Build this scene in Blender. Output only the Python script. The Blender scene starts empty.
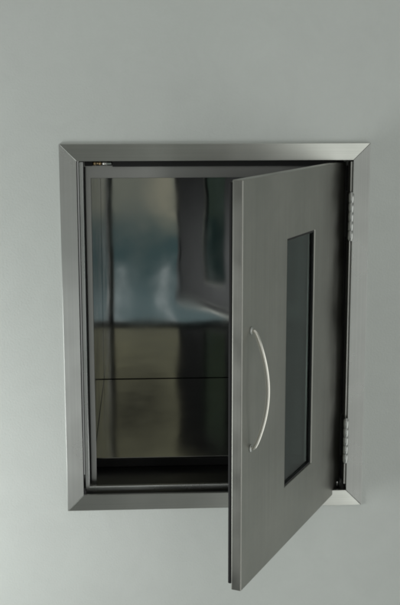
import bpy, bmesh, math
from mathutils import Vector, Matrix
R = math.radians
S = bpy.context.scene
C = S.collection

# ------------------------------------------------------------------ numbers (metres)
HW, HH = 0.310, 0.3805            # half outer size of the steel surround
TW = 0.0337                       # width of the surround
OX, OZ = HW - TW, HH - TW         # half size of the opening
HINGE = (0.270, 0.0389)           # outer corner of the door on the hinge side
SWING = R(62.6)
DW, DT, DB, DK = 0.5593, 0.3418, -0.3571, 0.0186   # door width, top, bottom, thickness

# ------------------------------------------------------------------ materials
def new_mat(name):
    m = bpy.data.materials.new(name); m.use_nodes = True
    nt = m.node_tree
    return m, nt, nt.nodes['Principled BSDF']

def nd(nt, kind, **kw):
    n = nt.nodes.new(kind)
    for k, v in kw.items(): setattr(n, k, v)
    return n

def steel(name, col, rough, brush=None, aniso=0.0, axis='Z', wave=0.0, wscale=4.0, rvar=0.05, smudge=0.1, brushamt=0.06, grainbump=.12):
    """Stainless steel: optional brushing (long axis), sheet waviness and finger smudges."""
    m, nt, b = new_mat(name)
    L = nt.links.new
    tc = nd(nt, 'ShaderNodeTexCoord')
    b.inputs['Metallic'].default_value = 1.0
    # cloudy variation of the grain and of the polish
    n1 = nd(nt, 'ShaderNodeTexNoise'); n1.inputs['Scale'].default_value = 9; n1.inputs['Detail'].default_value = 5
    L(tc.outputs['Object'], n1.inputs['Vector'])
    mr = nd(nt, 'ShaderNodeMapRange'); L(n1.outputs['Fac'], mr.inputs['Value'])
    mr.inputs['From Min'].default_value = .3; mr.inputs['From Max'].default_value = .7
    mr.inputs['To Min'].default_value = rough - rvar; mr.inputs['To Max'].default_value = rough + rvar
    mx = nd(nt, 'ShaderNodeMix', data_type='RGBA')
    mx.inputs[6].default_value = (*[c * (1 - smudge) for c in col], 1); mx.inputs[7].default_value = (*col, 1)
    n2 = nd(nt, 'ShaderNodeTexNoise'); n2.inputs['Scale'].default_value = 5; n2.inputs['Detail'].default_value = 6; n2.inputs['Roughness'].default_value = .65
    L(tc.outputs['Object'], n2.inputs['Vector']); L(n2.outputs['Fac'], mx.inputs[0])
    colour = mx.outputs[2]; rough_o = mr.outputs['Result']
    normal = None
    if brush:
        mp = nd(nt, 'ShaderNodeMapping'); L(tc.outputs['Object'], mp.inputs['Vector'])
        mp.inputs['Scale'].default_value = tuple(3.0 if a == brush else 1300.0 for a in 'XYZ')
        n3 = nd(nt, 'ShaderNodeTexNoise'); n3.inputs['Scale'].default_value = 1; n3.inputs['Detail'].default_value = 3
        L(mp.outputs['Vector'], n3.inputs['Vector'])
        ad = nd(nt, 'ShaderNodeMix', data_type='RGBA', blend_type='MULTIPLY'); ad.inputs[0].default_value = 1
        gr = nd(nt, 'ShaderNodeMapRange'); L(n3.outputs['Fac'], gr.inputs['Value'])
        gr.inputs['From Min'].default_value = .3; gr.inputs['From Max'].default_value = .7
        gr.inputs['To Min'].default_value = 1 - brushamt * 2; gr.inputs['To Max'].default_value = 1.0
        L(colour, ad.inputs[6]); L(gr.outputs['Result'], ad.inputs[7]); colour = ad.outputs[2]
        bp = nd(nt, 'ShaderNodeBump'); bp.inputs['Strength'].default_value = grainbump; bp.inputs['Distance'].default_value = .0002
        L(n3.outputs['Fac'], bp.inputs['Height']); normal = bp
    if wave:
        n4 = nd(nt, 'ShaderNodeTexNoise'); n4.inputs['Scale'].default_value = wscale; n4.inputs['Detail'].default_value = 1.5
        L(tc.outputs['Object'], n4.inputs['Vector'])
        bw = nd(nt, 'ShaderNodeBump'); bw.inputs['Strength'].default_value = 1; bw.inputs['Distance'].default_value = wave
        L(n4.outputs['Fac'], bw.inputs['Height'])
        if normal: L(normal.outputs['Normal'], bw.inputs['Normal'])
        normal = bw
    if normal: L(normal.outputs['Normal'], b.inputs['Normal'])
    if aniso:
        tg = nd(nt, 'ShaderNodeTangent', direction_type='RADIAL', axis=axis)
        L(tg.outputs['Tangent'], b.inputs['Tangent']); b.inputs['Anisotropic'].default_value = aniso
    L(colour, b.inputs['Base Color']); L(rough_o, b.inputs['Roughness'])
    return m

def plain(name, col, rough, metal=0.0, spec=.5, noise=.25, scale=60):
    m, nt, b = new_mat(name); L = nt.links.new
    tc = nd(nt, 'ShaderNodeTexCoord'); n = nd(nt, 'ShaderNodeTexNoise'); n.inputs['Scale'].default_value = scale; n.inputs['Detail'].default_value = 4
    L(tc.outputs['Object'], n.inputs['Vector'])
    mx = nd(nt, 'ShaderNodeMix', data_type='RGBA'); L(n.outputs['Fac'], mx.inputs[0])
    mx.inputs[6].default_value = (*[c * (1 - noise) for c in col], 1); mx.inputs[7].default_value = (*[c * (1 + noise) for c in col], 1)
    L(mx.outputs[2], b.inputs['Base Color'])
    b.inputs['Roughness'].default_value = rough; b.inputs['Metallic'].default_value = metal; b.inputs['Specular IOR Level'].default_value = spec
    return m

def wall_paint():
    m, nt, b = new_mat('grey_green_wall_paint'); L = nt.links.new
    tc = nd(nt, 'ShaderNodeTexCoord')
    n1 = nd(nt, 'ShaderNodeTexNoise'); n1.inputs['Scale'].default_value = 2.2; n1.inputs['Detail'].default_value = 6; n1.inputs['Roughness'].default_value = .6
    L(tc.outputs['Object'], n1.inputs['Vector'])
    mx = nd(nt, 'ShaderNodeMix', data_type='RGBA')
    mx.inputs[6].default_value = (.580, .618, .582, 1); mx.inputs[7].default_value = (.636, .654, .633, 1)
    L(n1.outputs['Fac'], mx.inputs[0])
    # faint grubby scuffs and roller patches
    ns = nd(nt, 'ShaderNodeTexNoise'); ns.inputs['Scale'].default_value = 9; ns.inputs['Detail'].default_value = 8; ns.inputs['Roughness'].default_value = .7; ns.inputs['Distortion'].default_value = .6
    L(tc.outputs['Object'], ns.inputs['Vector'])
    sr = nd(nt, 'ShaderNodeMapRange'); L(ns.outputs['Fac'], sr.inputs['Value'])
    sr.inputs['From Min'].default_value = .35; sr.inputs['From Max'].default_value = .75; sr.inputs['To Min'].default_value = 1.0; sr.inputs['To Max'].default_value = .945
    mu = nd(nt, 'ShaderNodeMix', data_type='RGBA', blend_type='MULTIPLY'); mu.inputs[0].default_value = 1
    L(mx.outputs[2], mu.inputs[6]); L(sr.outputs['Result'], mu.inputs[7]); L(mu.outputs[2], b.inputs['Base Color'])
    n2 = nd(nt, 'ShaderNodeTexNoise'); n2.inputs['Scale'].default_value = 260; n2.inputs['Detail'].default_value = 3
    n3 = nd(nt, 'ShaderNodeTexNoise'); n3.inputs['Scale'].default_value = 3.0; n3.inputs['Detail'].default_value = 2
    L(tc.outputs['Object'], n2.inputs['Vector']); L(tc.outputs['Object'], n3.inputs['Vector'])
    b1 = nd(nt, 'ShaderNodeBump'); b1.inputs['Strength'].default_value = .6; b1.inputs['Distance'].default_value = .0009; L(n2.outputs['Fac'], b1.inputs['Height'])
    b2 = nd(nt, 'ShaderNodeBump'); b2.inputs['Strength'].default_value = .5; b2.inputs['Distance'].default_value = .003; L(n3.outputs['Fac'], b2.inputs['Height'])
    L(b1.outputs['Normal'], b2.inputs['Normal']); L(b2.outputs['Normal'], b.inputs['Normal'])
    b.inputs['Roughness'].default_value = .55; b.inputs['Specular IOR Level'].default_value = .35
    return m

def pane_glass():
    m, nt, b = new_mat('door_glass')
    b.inputs['Base Color'].default_value = (.40, .47, .455, 1); b.inputs['Transmission Weight'].default_value = 1
    L = nt.links.new                      # wiped smears on the glass
    tc = nd(nt, 'ShaderNodeTexCoord'); mp = nd(nt, 'ShaderNodeMapping'); L(tc.outputs['Object'], mp.inputs['Vector']); mp.inputs['Scale'].default_value = (14, 1, 5); mp.inputs['Rotation'].default_value = (0, .5, 0)
    n = nd(nt, 'ShaderNodeTexNoise'); n.inputs['Scale'].default_value = 1.3; n.inputs['Detail'].default_value = 6; L(mp.outputs['Vector'], n.inputs['Vector'])
    r = nd(nt, 'ShaderNodeMapRange'); L(n.outputs['Fac'], r.inputs['Value']); r.inputs['From Min'].default_value = .45; r.inputs['From Max'].default_value = .75; r.inputs['To Min'].default_value = .01; r.inputs['To Max'].default_value = .22
    L(r.outputs['Result'], b.inputs['Roughness']); b.inputs['IOR'].default_value = 1.17
    return m

M = dict(
    wall=wall_paint(),
    rail_h=steel('brushed_steel_across', (.54, .55, .52), .30, 'X', .85, 'X', wave=.0005, wscale=5, rvar=.03, smudge=.26, brushamt=.065, grainbump=.015),
    rail_v=steel('brushed_steel_upright', (.56, .57, .55), .29, 'Z', .85, 'Z', wave=.0005, wscale=5, rvar=.03, smudge=.26, brushamt=.065, grainbump=.015),
    door=steel('satin_door_steel', (.41, .41, .375), .40, 'Z', 0, 'Z', wave=.0003, wscale=3.5, rvar=.09, smudge=.30, brushamt=.13),
    inner=steel('darkened_inner_door_steel', (.042, .042, .042), .42, 'Z', 0, 'Z', smudge=.3),
    mirror=steel('polished_back_steel', (.56, .57, .57), .062, None, .5, 'X', wave=.0008, wscale=5.5, rvar=.03, smudge=.15),
    floor=steel('polished_floor_steel', (.45, .45, .43), .10, None, 0, wave=.0007, wscale=5, rvar=.03, smudge=.3),
    side=steel('polished_side_steel', (.50, .50, .49), .12, None, 0, wave=.0006, smudge=.2),
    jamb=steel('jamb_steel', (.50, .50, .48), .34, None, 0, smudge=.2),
    lip=steel('lip_steel', (.60, .61, .60), .27, None, 0, smudge=.1),
    flange=steel('flange_steel', (.38, .38, .37), .32, None, 0, smudge=.15),
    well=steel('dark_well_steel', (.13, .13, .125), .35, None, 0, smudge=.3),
    handle=steel('handle_steel', (.82, .80, .73), .13, None, 0, smudge=.1),
    hinge=steel('hinge_steel', (.50, .51, .49), .26, None, 0, smudge=.15),
    brass=steel('brass', (.62, .46, .26), .3, None, 0, smudge=.2),
    nickel=steel('nickel', (.75, .74, .70), .3, None, 0, smudge=.1),
    rubber=plain('black_rubber', (.012, .012, .012), .6, spec=.3),
    grout=plain('dark_joint', (.02, .02, .02), .8, spec=.2),
    glass=pane_glass(),
)

# ------------------------------------------------------------------ mesh helpers
def obj(name, bm, mat, parent=None, smooth=False, bevel=0.0, seg=2):
    bmesh.ops.recalc_face_normals(bm, faces=bm.faces)
    me = bpy.data.meshes.new(name); bm.to_mesh(me); bm.free()
    me.materials.append(M[mat])
    o = bpy.data.objects.new(name, me); C.objects.link(o)
    if parent: o.parent = parent
    if smooth: me.polygons.foreach_set('use_smooth', [True] * len(me.polygons))
    if bevel:
        md = o.modifiers.new('bevel', 'BEVEL'); md.width = bevel; md.segments = seg; md.limit_method = 'ANGLE'; md.angle_limit = R(40)
        if not smooth: me.polygons.foreach_set('use_smooth', [True] * len(me.polygons)); md.harden_normals = True
    return o

def box(bm, x0, x1, y0, y1, z0, z1):
    v = [bm.verts.new(p) for p in ((x0,y0,z0),(x1,y0,z0),(x1,y1,z0),(x0,y1,z0),(x0,y0,z1),(x1,y0,z1),(x1,y1,z1),(x0,y1,z1))]
    for f in ((0,1,2,3),(4,5,6,7),(0,1,5,4),(1,2,6,5),(2,3,7,6),(3,0,4,7)): bm.faces.new([v[i] for i in f])
    return bm

def prism(bm, poly, y0, y1):
    """poly: (x, z) outline pushed from y0 to y1."""
    a = [bm.verts.new((x, y0, z)) for x, z in poly]; b = [bm.verts.new((x, y1, z)) for x, z in poly]
    bm.faces.new(a); bm.faces.new(b)
    for i in range(len(poly)):
        j = (i + 1) % len(poly); bm.faces.new((a[i], a[j], b[j], b[i]))
    return bm

def ring(bm, ox0, ox1, oz0, oz1, ix0, ix1, iz0, iz1, y0, y1):
    """A rectangular frame with depth."""
    O = [(ox0,oz0),(ox1,oz0),(ox1,oz1),(ox0,oz1)]; I = [(ix0,iz0),(ix1,iz0),(ix1,iz1),(ix0,iz1)]
    vs = [[bm.verts.new((x, y, z)) for x, z in P] for P in (O, I) for y in (y0, y1)]
    of, ob, jf, jb = vs
    for i in range(4):
        j = (i + 1) % 4
        bm.faces.new((of[i], of[j], jf[j], jf[i])); bm.faces.new((ob[i], ob[j], jb[j], jb[i]))
        bm.faces.new((of[i], of[j], ob[j], ob[i])); bm.faces.new((jf[i], jf[j], jb[j], jb[i]))
    return bm

def tube(bm, pts, r, n=16, caps=True):
    pts = [Vector(p) for p in pts]; rings = []
    up = None
    for i, p in enumerate(pts):
        t = (pts[min(i+1, len(pts)-1)] - pts[max(i-1, 0)]).normalized()
        if up is None:
            up = t.orthogonal().normalized()
        u = (up - t * up.dot(t)).normalized(); w = t.cross(u); up = u
        rr = r[i] if isinstance(r, (list, tuple)) else r
        rings.append([bm.verts.new(p + rr * (math.cos(2*math.pi*k/n) * u + math.sin(2*math.pi*k/n) * w)) for k in range(n)])
    for a, b in zip(rings, rings[1:]):
        for k in range(n): bm.faces.new((a[k], a[(k+1) % n], b[(k+1) % n], b[k]))
    if caps: bm.faces.new(rings[0]); bm.faces.new(rings[-1])
    return bm

def lathe_x(bm, prof, cy, cz, n=20):
    """prof: (x, radius) turned about an axis along x."""
    return tube(bm, [(x, cy, cz) for x, _ in prof], [r for _, r in prof], n)

# ------------------------------------------------------------------ the wall
bm = bmesh.new()
hx, hz = OX + .012, OZ + .012
ring(bm, -3.0, 3.0, -1.9, 2.3, -hx, hx, -hz, hz, 0.0, .16)
wall = obj('wall', bm, 'wall')
wall['kind'] = 'structure'; wall['label'] = 'pale grey green painted wall around the steel hatch'; wall['category'] = 'wall'

# ------------------------------------------------------------------ the hatch
hatch = bpy.data.objects.new('pass_through_hatch', None); C.objects.link(hatch)
hatch['label'] = 'stainless steel pass-through hatch set in the wall with its windowed door swung open'
hatch['category'] = 'pass box'
hatch.empty_display_size = .1

# surround: four mitred rails
g = .00012
W, H, w, h = HW, HH, OX, OZ
rails = [
    ([(-W+g, H), (W-g, H), (w-g, h), (-w+g, h)], 'rail_h'),
    ([(-W+g, -H), (W-g, -H), (w-g, -h), (-w+g, -h)], 'rail_h'),
    ([(-W, H-g), (-W, -H+g), (-w, -h+g), (-w, h-g)], 'rail_v'),
    ([(W, H-g), (W, -H+g), (w, -h+g), (w, h-g)], 'rail_v'),
]
for poly, mt in rails:
    bm = bmesh.new(); prism(bm, poly, -.005, .003)
    obj('surround_rail', bm, mt, hatch, bevel=.0007)

# sleeve through the wall behind the surround (four plates, folded as one sheet)
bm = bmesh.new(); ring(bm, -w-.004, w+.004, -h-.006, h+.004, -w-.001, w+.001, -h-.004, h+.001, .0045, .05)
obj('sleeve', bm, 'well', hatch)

# bright lip: left, bottom and right strips that the door closes against
bm = bmesh.new()
lx0, lx1, lz0, lz1 = -.2742, -.2640, -.3478, -.3372
prism(bm, [(lx0, .3455), (lx0, lz0), (.2650, lz0), (.2650, lz1), (lx1, lz1), (lx1, .3455)], .022, .032)
obj('inner_lip', bm, 'lip', hatch, bevel=.002)

# flange behind it: top and two sides
bm = bmesh.new()
prism(bm, [(-.2745, .3472), (-.2745, -.346), (-.2505, -.346), (-.2505, .3094), (.2600, .3094), (.2600, -.346), (.2745, -.346), (.2745, .3472)], .0495, .054)
obj('stop_flange', bm, 'flange', hatch, bevel=.0012)
# dark seal strips round the lip
bm = bmesh.new(); box(bm, -.2065, .2635, .030, .046, .3335, .3462)
obj('seal_strip', bm, 'rubber', hatch, bevel=.002)
bm = bmesh.new(); box(bm, -.2637, -.2612, .036, .049, -.3365, .333)
obj('seal_strip', bm, 'rubber', hatch, bevel=.001)
for z0, z1 in ((-.3365, -.2845), (-.1895, .1855), (.2815, .333)):      # hinge side, between the hinges; black strips added to darken the gap
    bm = bmesh.new(); box(bm, .2715, .2762, .036, .046, z0, z1)
    obj('seal_strip', bm, 'rubber', hatch, bevel=.001)

# chamber
CL, CX, CT, CB, Y0, Y1 = -.2625, .262, .342, -.331, .0545, .902
YS = .191
bm = bmesh.new(); box(bm, CL+.0004, CX-.002, Y1, Y1+.003, CB+.0015, CT-.002)
obj('back_panel', bm, 'mirror', hatch)
bm = bmesh.new(); box(bm, CL+.0004, CX-.001, YS, Y1-.002, CB-.020, CB)
obj('floor_panel', bm, 'floor', hatch, bevel=.0008)
bm = bmesh.new(); box(bm, CL+.0004, CX-.001, YS-.0045, YS-.0008, CB-.0205, CB-.0028)
obj('threshold_dark_strip', bm, 'rubber', hatch, bevel=.001)  # black strip added to darken the front face of the step
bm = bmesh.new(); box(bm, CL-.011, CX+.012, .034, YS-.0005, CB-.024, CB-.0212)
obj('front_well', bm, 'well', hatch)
for a, b_ in ((CL-.003, CL), (CX, CX+.003)):
    bm = bmesh.new(); box(bm, a, b_, Y0, Y1+.004, CB-.0205, CT-.0005)
    obj('side_panel', bm, 'side', hatch)
bm = bmesh.new(); box(bm, CL-.003, CX+.003, Y0, Y1+.003, CT, CT+.003)
obj('ceiling_panel', bm, 'side', hatch)
# dark joints at the back corners
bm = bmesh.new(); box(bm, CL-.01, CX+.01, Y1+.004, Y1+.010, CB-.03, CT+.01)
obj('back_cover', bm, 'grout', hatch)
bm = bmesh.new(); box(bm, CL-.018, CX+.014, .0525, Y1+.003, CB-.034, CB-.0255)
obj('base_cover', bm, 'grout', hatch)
bm = bmesh.new(); tube(bm, [(CL, Y1-.001, CB+.0005), (CX, Y1-.001, CB+.0002)], .0011, 8)
obj('joint_bead', bm, 'grout', hatch)

# steel jamb added in front of the hinge-side seal, lightens the door's reflection
bm = bmesh.new(); box(bm, .2722, .2768, .0036, .0345, -.3365, .3440)
obj('jamb', bm, 'jamb', hatch, bevel=.0012)

# catch at the top left corner
catch = bpy.data.objects.new('catch', None); C.objects.link(catch); catch.parent = hatch; catch.location = (-.235, .03, .341)
bm = bmesh.new(); box(bm, -.0265, -.0105, -.004, .012, -.0055, .0048); box(bm, -.0265, .028, .008, .013, -.0055, .0048)
obj('bracket', bm, 'rubber', catch, bevel=.001)
bm = bmesh.new(); lathe_x(bm, [(-.0105, .002), (-.0100, .0042), (-.0045, .0048), (-.004, .003), (.0015, .003), (.002, .0046), (.0065, .0046), (.007, .002)], .002, 0)
obj('roller', bm, 'brass', catch, smooth=True)
bm = bmesh.new(); lathe_x(bm, [(.0075, .001), (.008, .0042), (.018, .0042), (.0188, .0034), (.026, .0030), (.0275, .0016)], .002, -.0004)
obj('plunger', bm, 'nickel', catch, smooth=True)

# ------------------------------------------------------------------ the door (local: hinge edge at x=0, free edge at x=-DW, outside faces -y)
gs0, gs1, gz0, gz1 = .1945, .3464, -.2409, .222
bm = bmesh.new(); ring(bm, -DW, 0, DB, DT, -gs1, -gs0, gz0, gz1, 0, DK)
door = obj('door', bm, 'door', hatch, bevel=.0022, seg=3)
door.location = (HINGE[0], HINGE[1], 0); door.rotation_euler = (0, 0, SWING)
bm = bmesh.new(); box(bm, -gs1+.0022, -gs0-.0022, .0055, .0095, gz0+.0022, gz1-.0022)
obj('window_pane', bm, 'glass', door)
bm = bmesh.new(); box(bm, -gs1+.0022, -gs0-.0022, .0130, .0160, gz0+.0022, gz1-.0022)
obj('window_pane', bm, 'glass', door)
bm = bmesh.new(); ring(bm, -gs1+.0003, -gs0-.0003, gz0+.0003, gz1-.0003, -gs1+.0035, -gs0-.0035, gz0+.0035, gz1-.0035, .0018, .0054)
ring(bm, -gs1+.0003, -gs0-.0003, gz0+.0003, gz1-.0003, -gs1+.0035, -gs0-.0035, gz0+.0035, gz1-.0035, .0096, .0129)
obj('window_seal', bm, 'rubber', door)
# liner plate inside the seal, added dark to dim its mirror image
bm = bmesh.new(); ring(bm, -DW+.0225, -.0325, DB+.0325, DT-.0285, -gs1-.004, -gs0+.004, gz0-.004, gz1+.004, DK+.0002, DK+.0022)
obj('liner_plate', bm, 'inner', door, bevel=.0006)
# rubber seal on the inside face
bm = bmesh.new(); ring(bm, -DW+.001, -.010, DB+.010, DT-.004, -DW+.020, -.030, DB+.030, DT-.026, DK+.0002, DK+.0062)
obj('door_seal', bm, 'rubber', door, bevel=.002)
# bow handle
zc0, zc1, hs, bow = .0895, -.1145, -.519, .031
pts = [(hs, .001, zc0), (hs, -.006, zc0 - .0012)]
N = 28
for i in range(N + 1):
    u = i / N; z = (zc0 - .004) + (zc1 - zc0 + .008) * u
    pts.append((hs, -.0085 - (bow - .0085) * math.sin(math.pi * u) ** .85, z))
pts += [(hs, -.006, zc1 + .0012), (hs, .001, zc1)]
bm = bmesh.new(); tube(bm, pts, .0034, 16)
hd = obj('handle', bm, 'handle', door, smooth=True)
for z in (zc0, zc1):
    bm = bmesh.new(); tube(bm, [(hs, .0005, z), (hs, -.0018, z), (hs, -.0026, z), (hs, -.0028, z)], [.0068, .0068, .0056, .001], 20)
    obj('handle_rose', bm, 'hinge', hd, smooth=True)

# hinges
for z0, z1 in ((.1865, .2805), (-.2835, -.1905)):
    hg = None
    bm = bmesh.new()
    box(bm, .2712, .2727, -.004, .0445, z0, z1)              # leaf along the door edge
    box(bm, .2738, .2753, -.004, .024, z0, z1)               # leaf on the sleeve
    hg = obj('hinge', bm, 'hinge', hatch)
    L_ = (z1 - z0) / 5
    for k in range(5):
        bm = bmesh.new(); a = z0 + k * L_ + .0006; b_ = z0 + (k + 1) * L_ - .0006
        tube(bm, [(.2728, -.0075, a), (.2728, -.0075, a + .0004), (.2728, -.0075, b_ - .0004), (.2728, -.0075, b_)], [.0049, .0055, .0055, .0049], 20)
        obj('knuckle', bm, 'hinge', hg, smooth=True)
    bm = bmesh.new(); tube(bm, [(.2728, -.0075, z0 - .0025), (.2728, -.0075, z0 - .001), (.2728, -.0075, z1 + .001), (.2728, -.0075, z1 + .0025)], [.003, .0042, .0042, .003], 16)
    obj('pin', bm, 'hinge', hg, smooth=True)

# ------------------------------------------------------------------ light: dim environment with painted patches, and an added lamp
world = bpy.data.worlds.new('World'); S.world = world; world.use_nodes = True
nt = world.node_tree; L = nt.links.new
bg = nt.nodes['Background']
tc = nd(nt, 'ShaderNodeTexCoord')
sep = nd(nt, 'ShaderNodeSeparateXYZ'); L(tc.outputs['Generated'], sep.inputs[0])
def math_(op, a, b=None, c=None):
    n = nd(nt, 'ShaderNodeMath', operation=op)
    for i, v in enumerate((a, b, c)):
        if v is None: continue
        if isinstance(v, (int, float)): n.inputs[i].default_value = v
        else: L(v, n.inputs[i])
    return n.outputs[0]
def smooth(v, a, b):
    n = nd(nt, 'ShaderNodeMapRange', interpolation_type='SMOOTHSTEP'); L(v, n.inputs['Value'])
    n.inputs['From Min'].default_value = a; n.inputs['From Max'].default_value = b
    return n.outputs['Result']
X, Y, Z = sep.outputs
az = math_('MULTIPLY', math_('ARCTAN2', X, math_('MULTIPLY', Y, -1)), 57.2958)     # 0 = straight into the room, + = right
el = math_('MULTIPLY', math_('ARCSINE', Z), 57.2958)
def mix(a, b, f):
    n = nd(nt, 'ShaderNodeMix', data_type='RGBA')
    for i, v in ((6, a), (7, b)):
        if isinstance(v, tuple): n.inputs[i].default_value = (*v, 1)
        else: L(v, n.inputs[i])
    if isinstance(f, (int, float)): n.inputs[0].default_value = f
    else: L(f, n.inputs[0])
    return n.outputs[2]
def patch(col, c, a0, a1, e0, e1, s, amt=1.0):
    """a soft-edged patch of light or dark painted into the environment between two azimuths and two elevations (degrees)"""
    f = math_('MULTIPLY', smooth(az, a0 - s, a0 + s), math_('SUBTRACT', 1, smooth(az, a1 - s, a1 + s)))
    g_ = math_('MULTIPLY', smooth(el, e0 - s, e0 + s), math_('SUBTRACT', 1, smooth(el, e1 - s, e1 + s)))
    return mix(col, c, math_('MULTIPLY', math_('MULTIPLY', f, g_), amt))
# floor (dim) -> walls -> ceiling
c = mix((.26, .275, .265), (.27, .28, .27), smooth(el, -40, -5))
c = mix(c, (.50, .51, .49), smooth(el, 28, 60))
c = patch(c, (.50, .52, .50), -33, -13, -38, 30, 4)               # pale patch on the left, added to brighten the left rail
c = patch(c, (.17, .175, .165), -9, 8, -45, 40, 3)               # dark patch opposite, added to dim what the rails reflect
c = patch(c, (.075, .08, .078), -85, -36, -40, 14, 4)             # dark patch on the left, added to dim door edge and inside
c = patch(c, (1.25, 1.28, 1.25), 46, 100, -65, 12, 6)                 # bright patch far right, added to light the wall beside the door
c = patch(c, (2.15, 2.2, 2.1), 8.9, 14.5, -40, 45, .7)              # bright strip on the right, added for highlights on the rail ends
c = patch(c, (.265, .26, .175), -3.5, 5.5, 11, 22, 1.2)             # warm dim patch, painted as the chamber floor's olive reflection
c = patch(c, (.40, .385, .25), -2.2, -.5, 12.6, 14.0, .5, .8)  # yellower spot in the painted floor reflection
c = patch(c, (.05, .05, .04), -1.7, 1.2, 14.2, 17.3, .8)  # dark blob in the painted floor reflection
c = patch(c, (.19, .20, .165), -3.4, 5.5, -6.5, -2.5, .35)       # beige, painted for the top of the back panel's reflection
c = patch(c, (.30, .29, .22), .5, 1.8, -6.8, -3.5, .3)  # brighter column in the painted beige reflection
c = patch(c, (.058, .098, .10), -3.4, 4.2, -13, -6.4, .4)        # teal, painted for the back panel's lower reflection
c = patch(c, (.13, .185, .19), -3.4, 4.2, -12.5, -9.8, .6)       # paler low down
c = patch(c, (.62, .67, .66), -1.3, -1.0, -11.4, -8.6, .25, .8)  # bright streak painted for the back panel to mirror, left
c = patch(c, (.62, .67, .66), 1.2, 1.5, -11.6, -8.8, .25, .8)  # second painted reflection streak, right
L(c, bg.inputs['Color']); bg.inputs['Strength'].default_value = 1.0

def area(name, loc, target, size, power, col, sy=None):
    l = bpy.data.lights.new(name, 'AREA'); l.energy = power; l.color = col; l.size = size
    if sy: l.shape = 'RECTANGLE'; l.size_y = sy
    o = bpy.data.objects.new(name, l); C.objects.link(o); o.location = loc
    o.rotation_euler = (Vector(target) - Vector(loc)).to_track_quat('-Z', 'Y').to_euler()
    return o
area('left_fill_light', (-1.3, -.56, -.42), (-.35, 0, -.2), .6, 11.5, (.97, 1.0, .99))  # unseen lamp, added to brighten the wall at lower left

# ------------------------------------------------------------------ camera
cam = bpy.data.cameras.new('camera'); co = bpy.data.objects.new('camera', cam); C.objects.link(co); S.camera = co
cam.sensor_fit = 'VERTICAL'; cam.sensor_height = 24; cam.lens = 24 * 1105.6 / 605
cam.clip_start = .02; cam.clip_end = 100
mm = Matrix(((.9986, .0115, -.0518), (-.0530, .1822, -.9818), (-.0018, .9832, .1826))).to_quaternion().to_matrix().to_4x4()
mm.translation = (-.1486, -2.2127, .4710); co.matrix_world = mm

S.render.engine = 'CYCLES'
S.render.resolution_x, S.render.resolution_y = 677, 1024
S.cycles.max_bounces = 14; S.cycles.glossy_bounces = 10; S.cycles.transmission_bounces = 10
S.cycles.filter_width = 2.2
S.view_settings.view_transform = 'Standard'; S.view_settings.look = 'None'
S.view_settings.exposure = 0; S.view_settings.gamma = 1
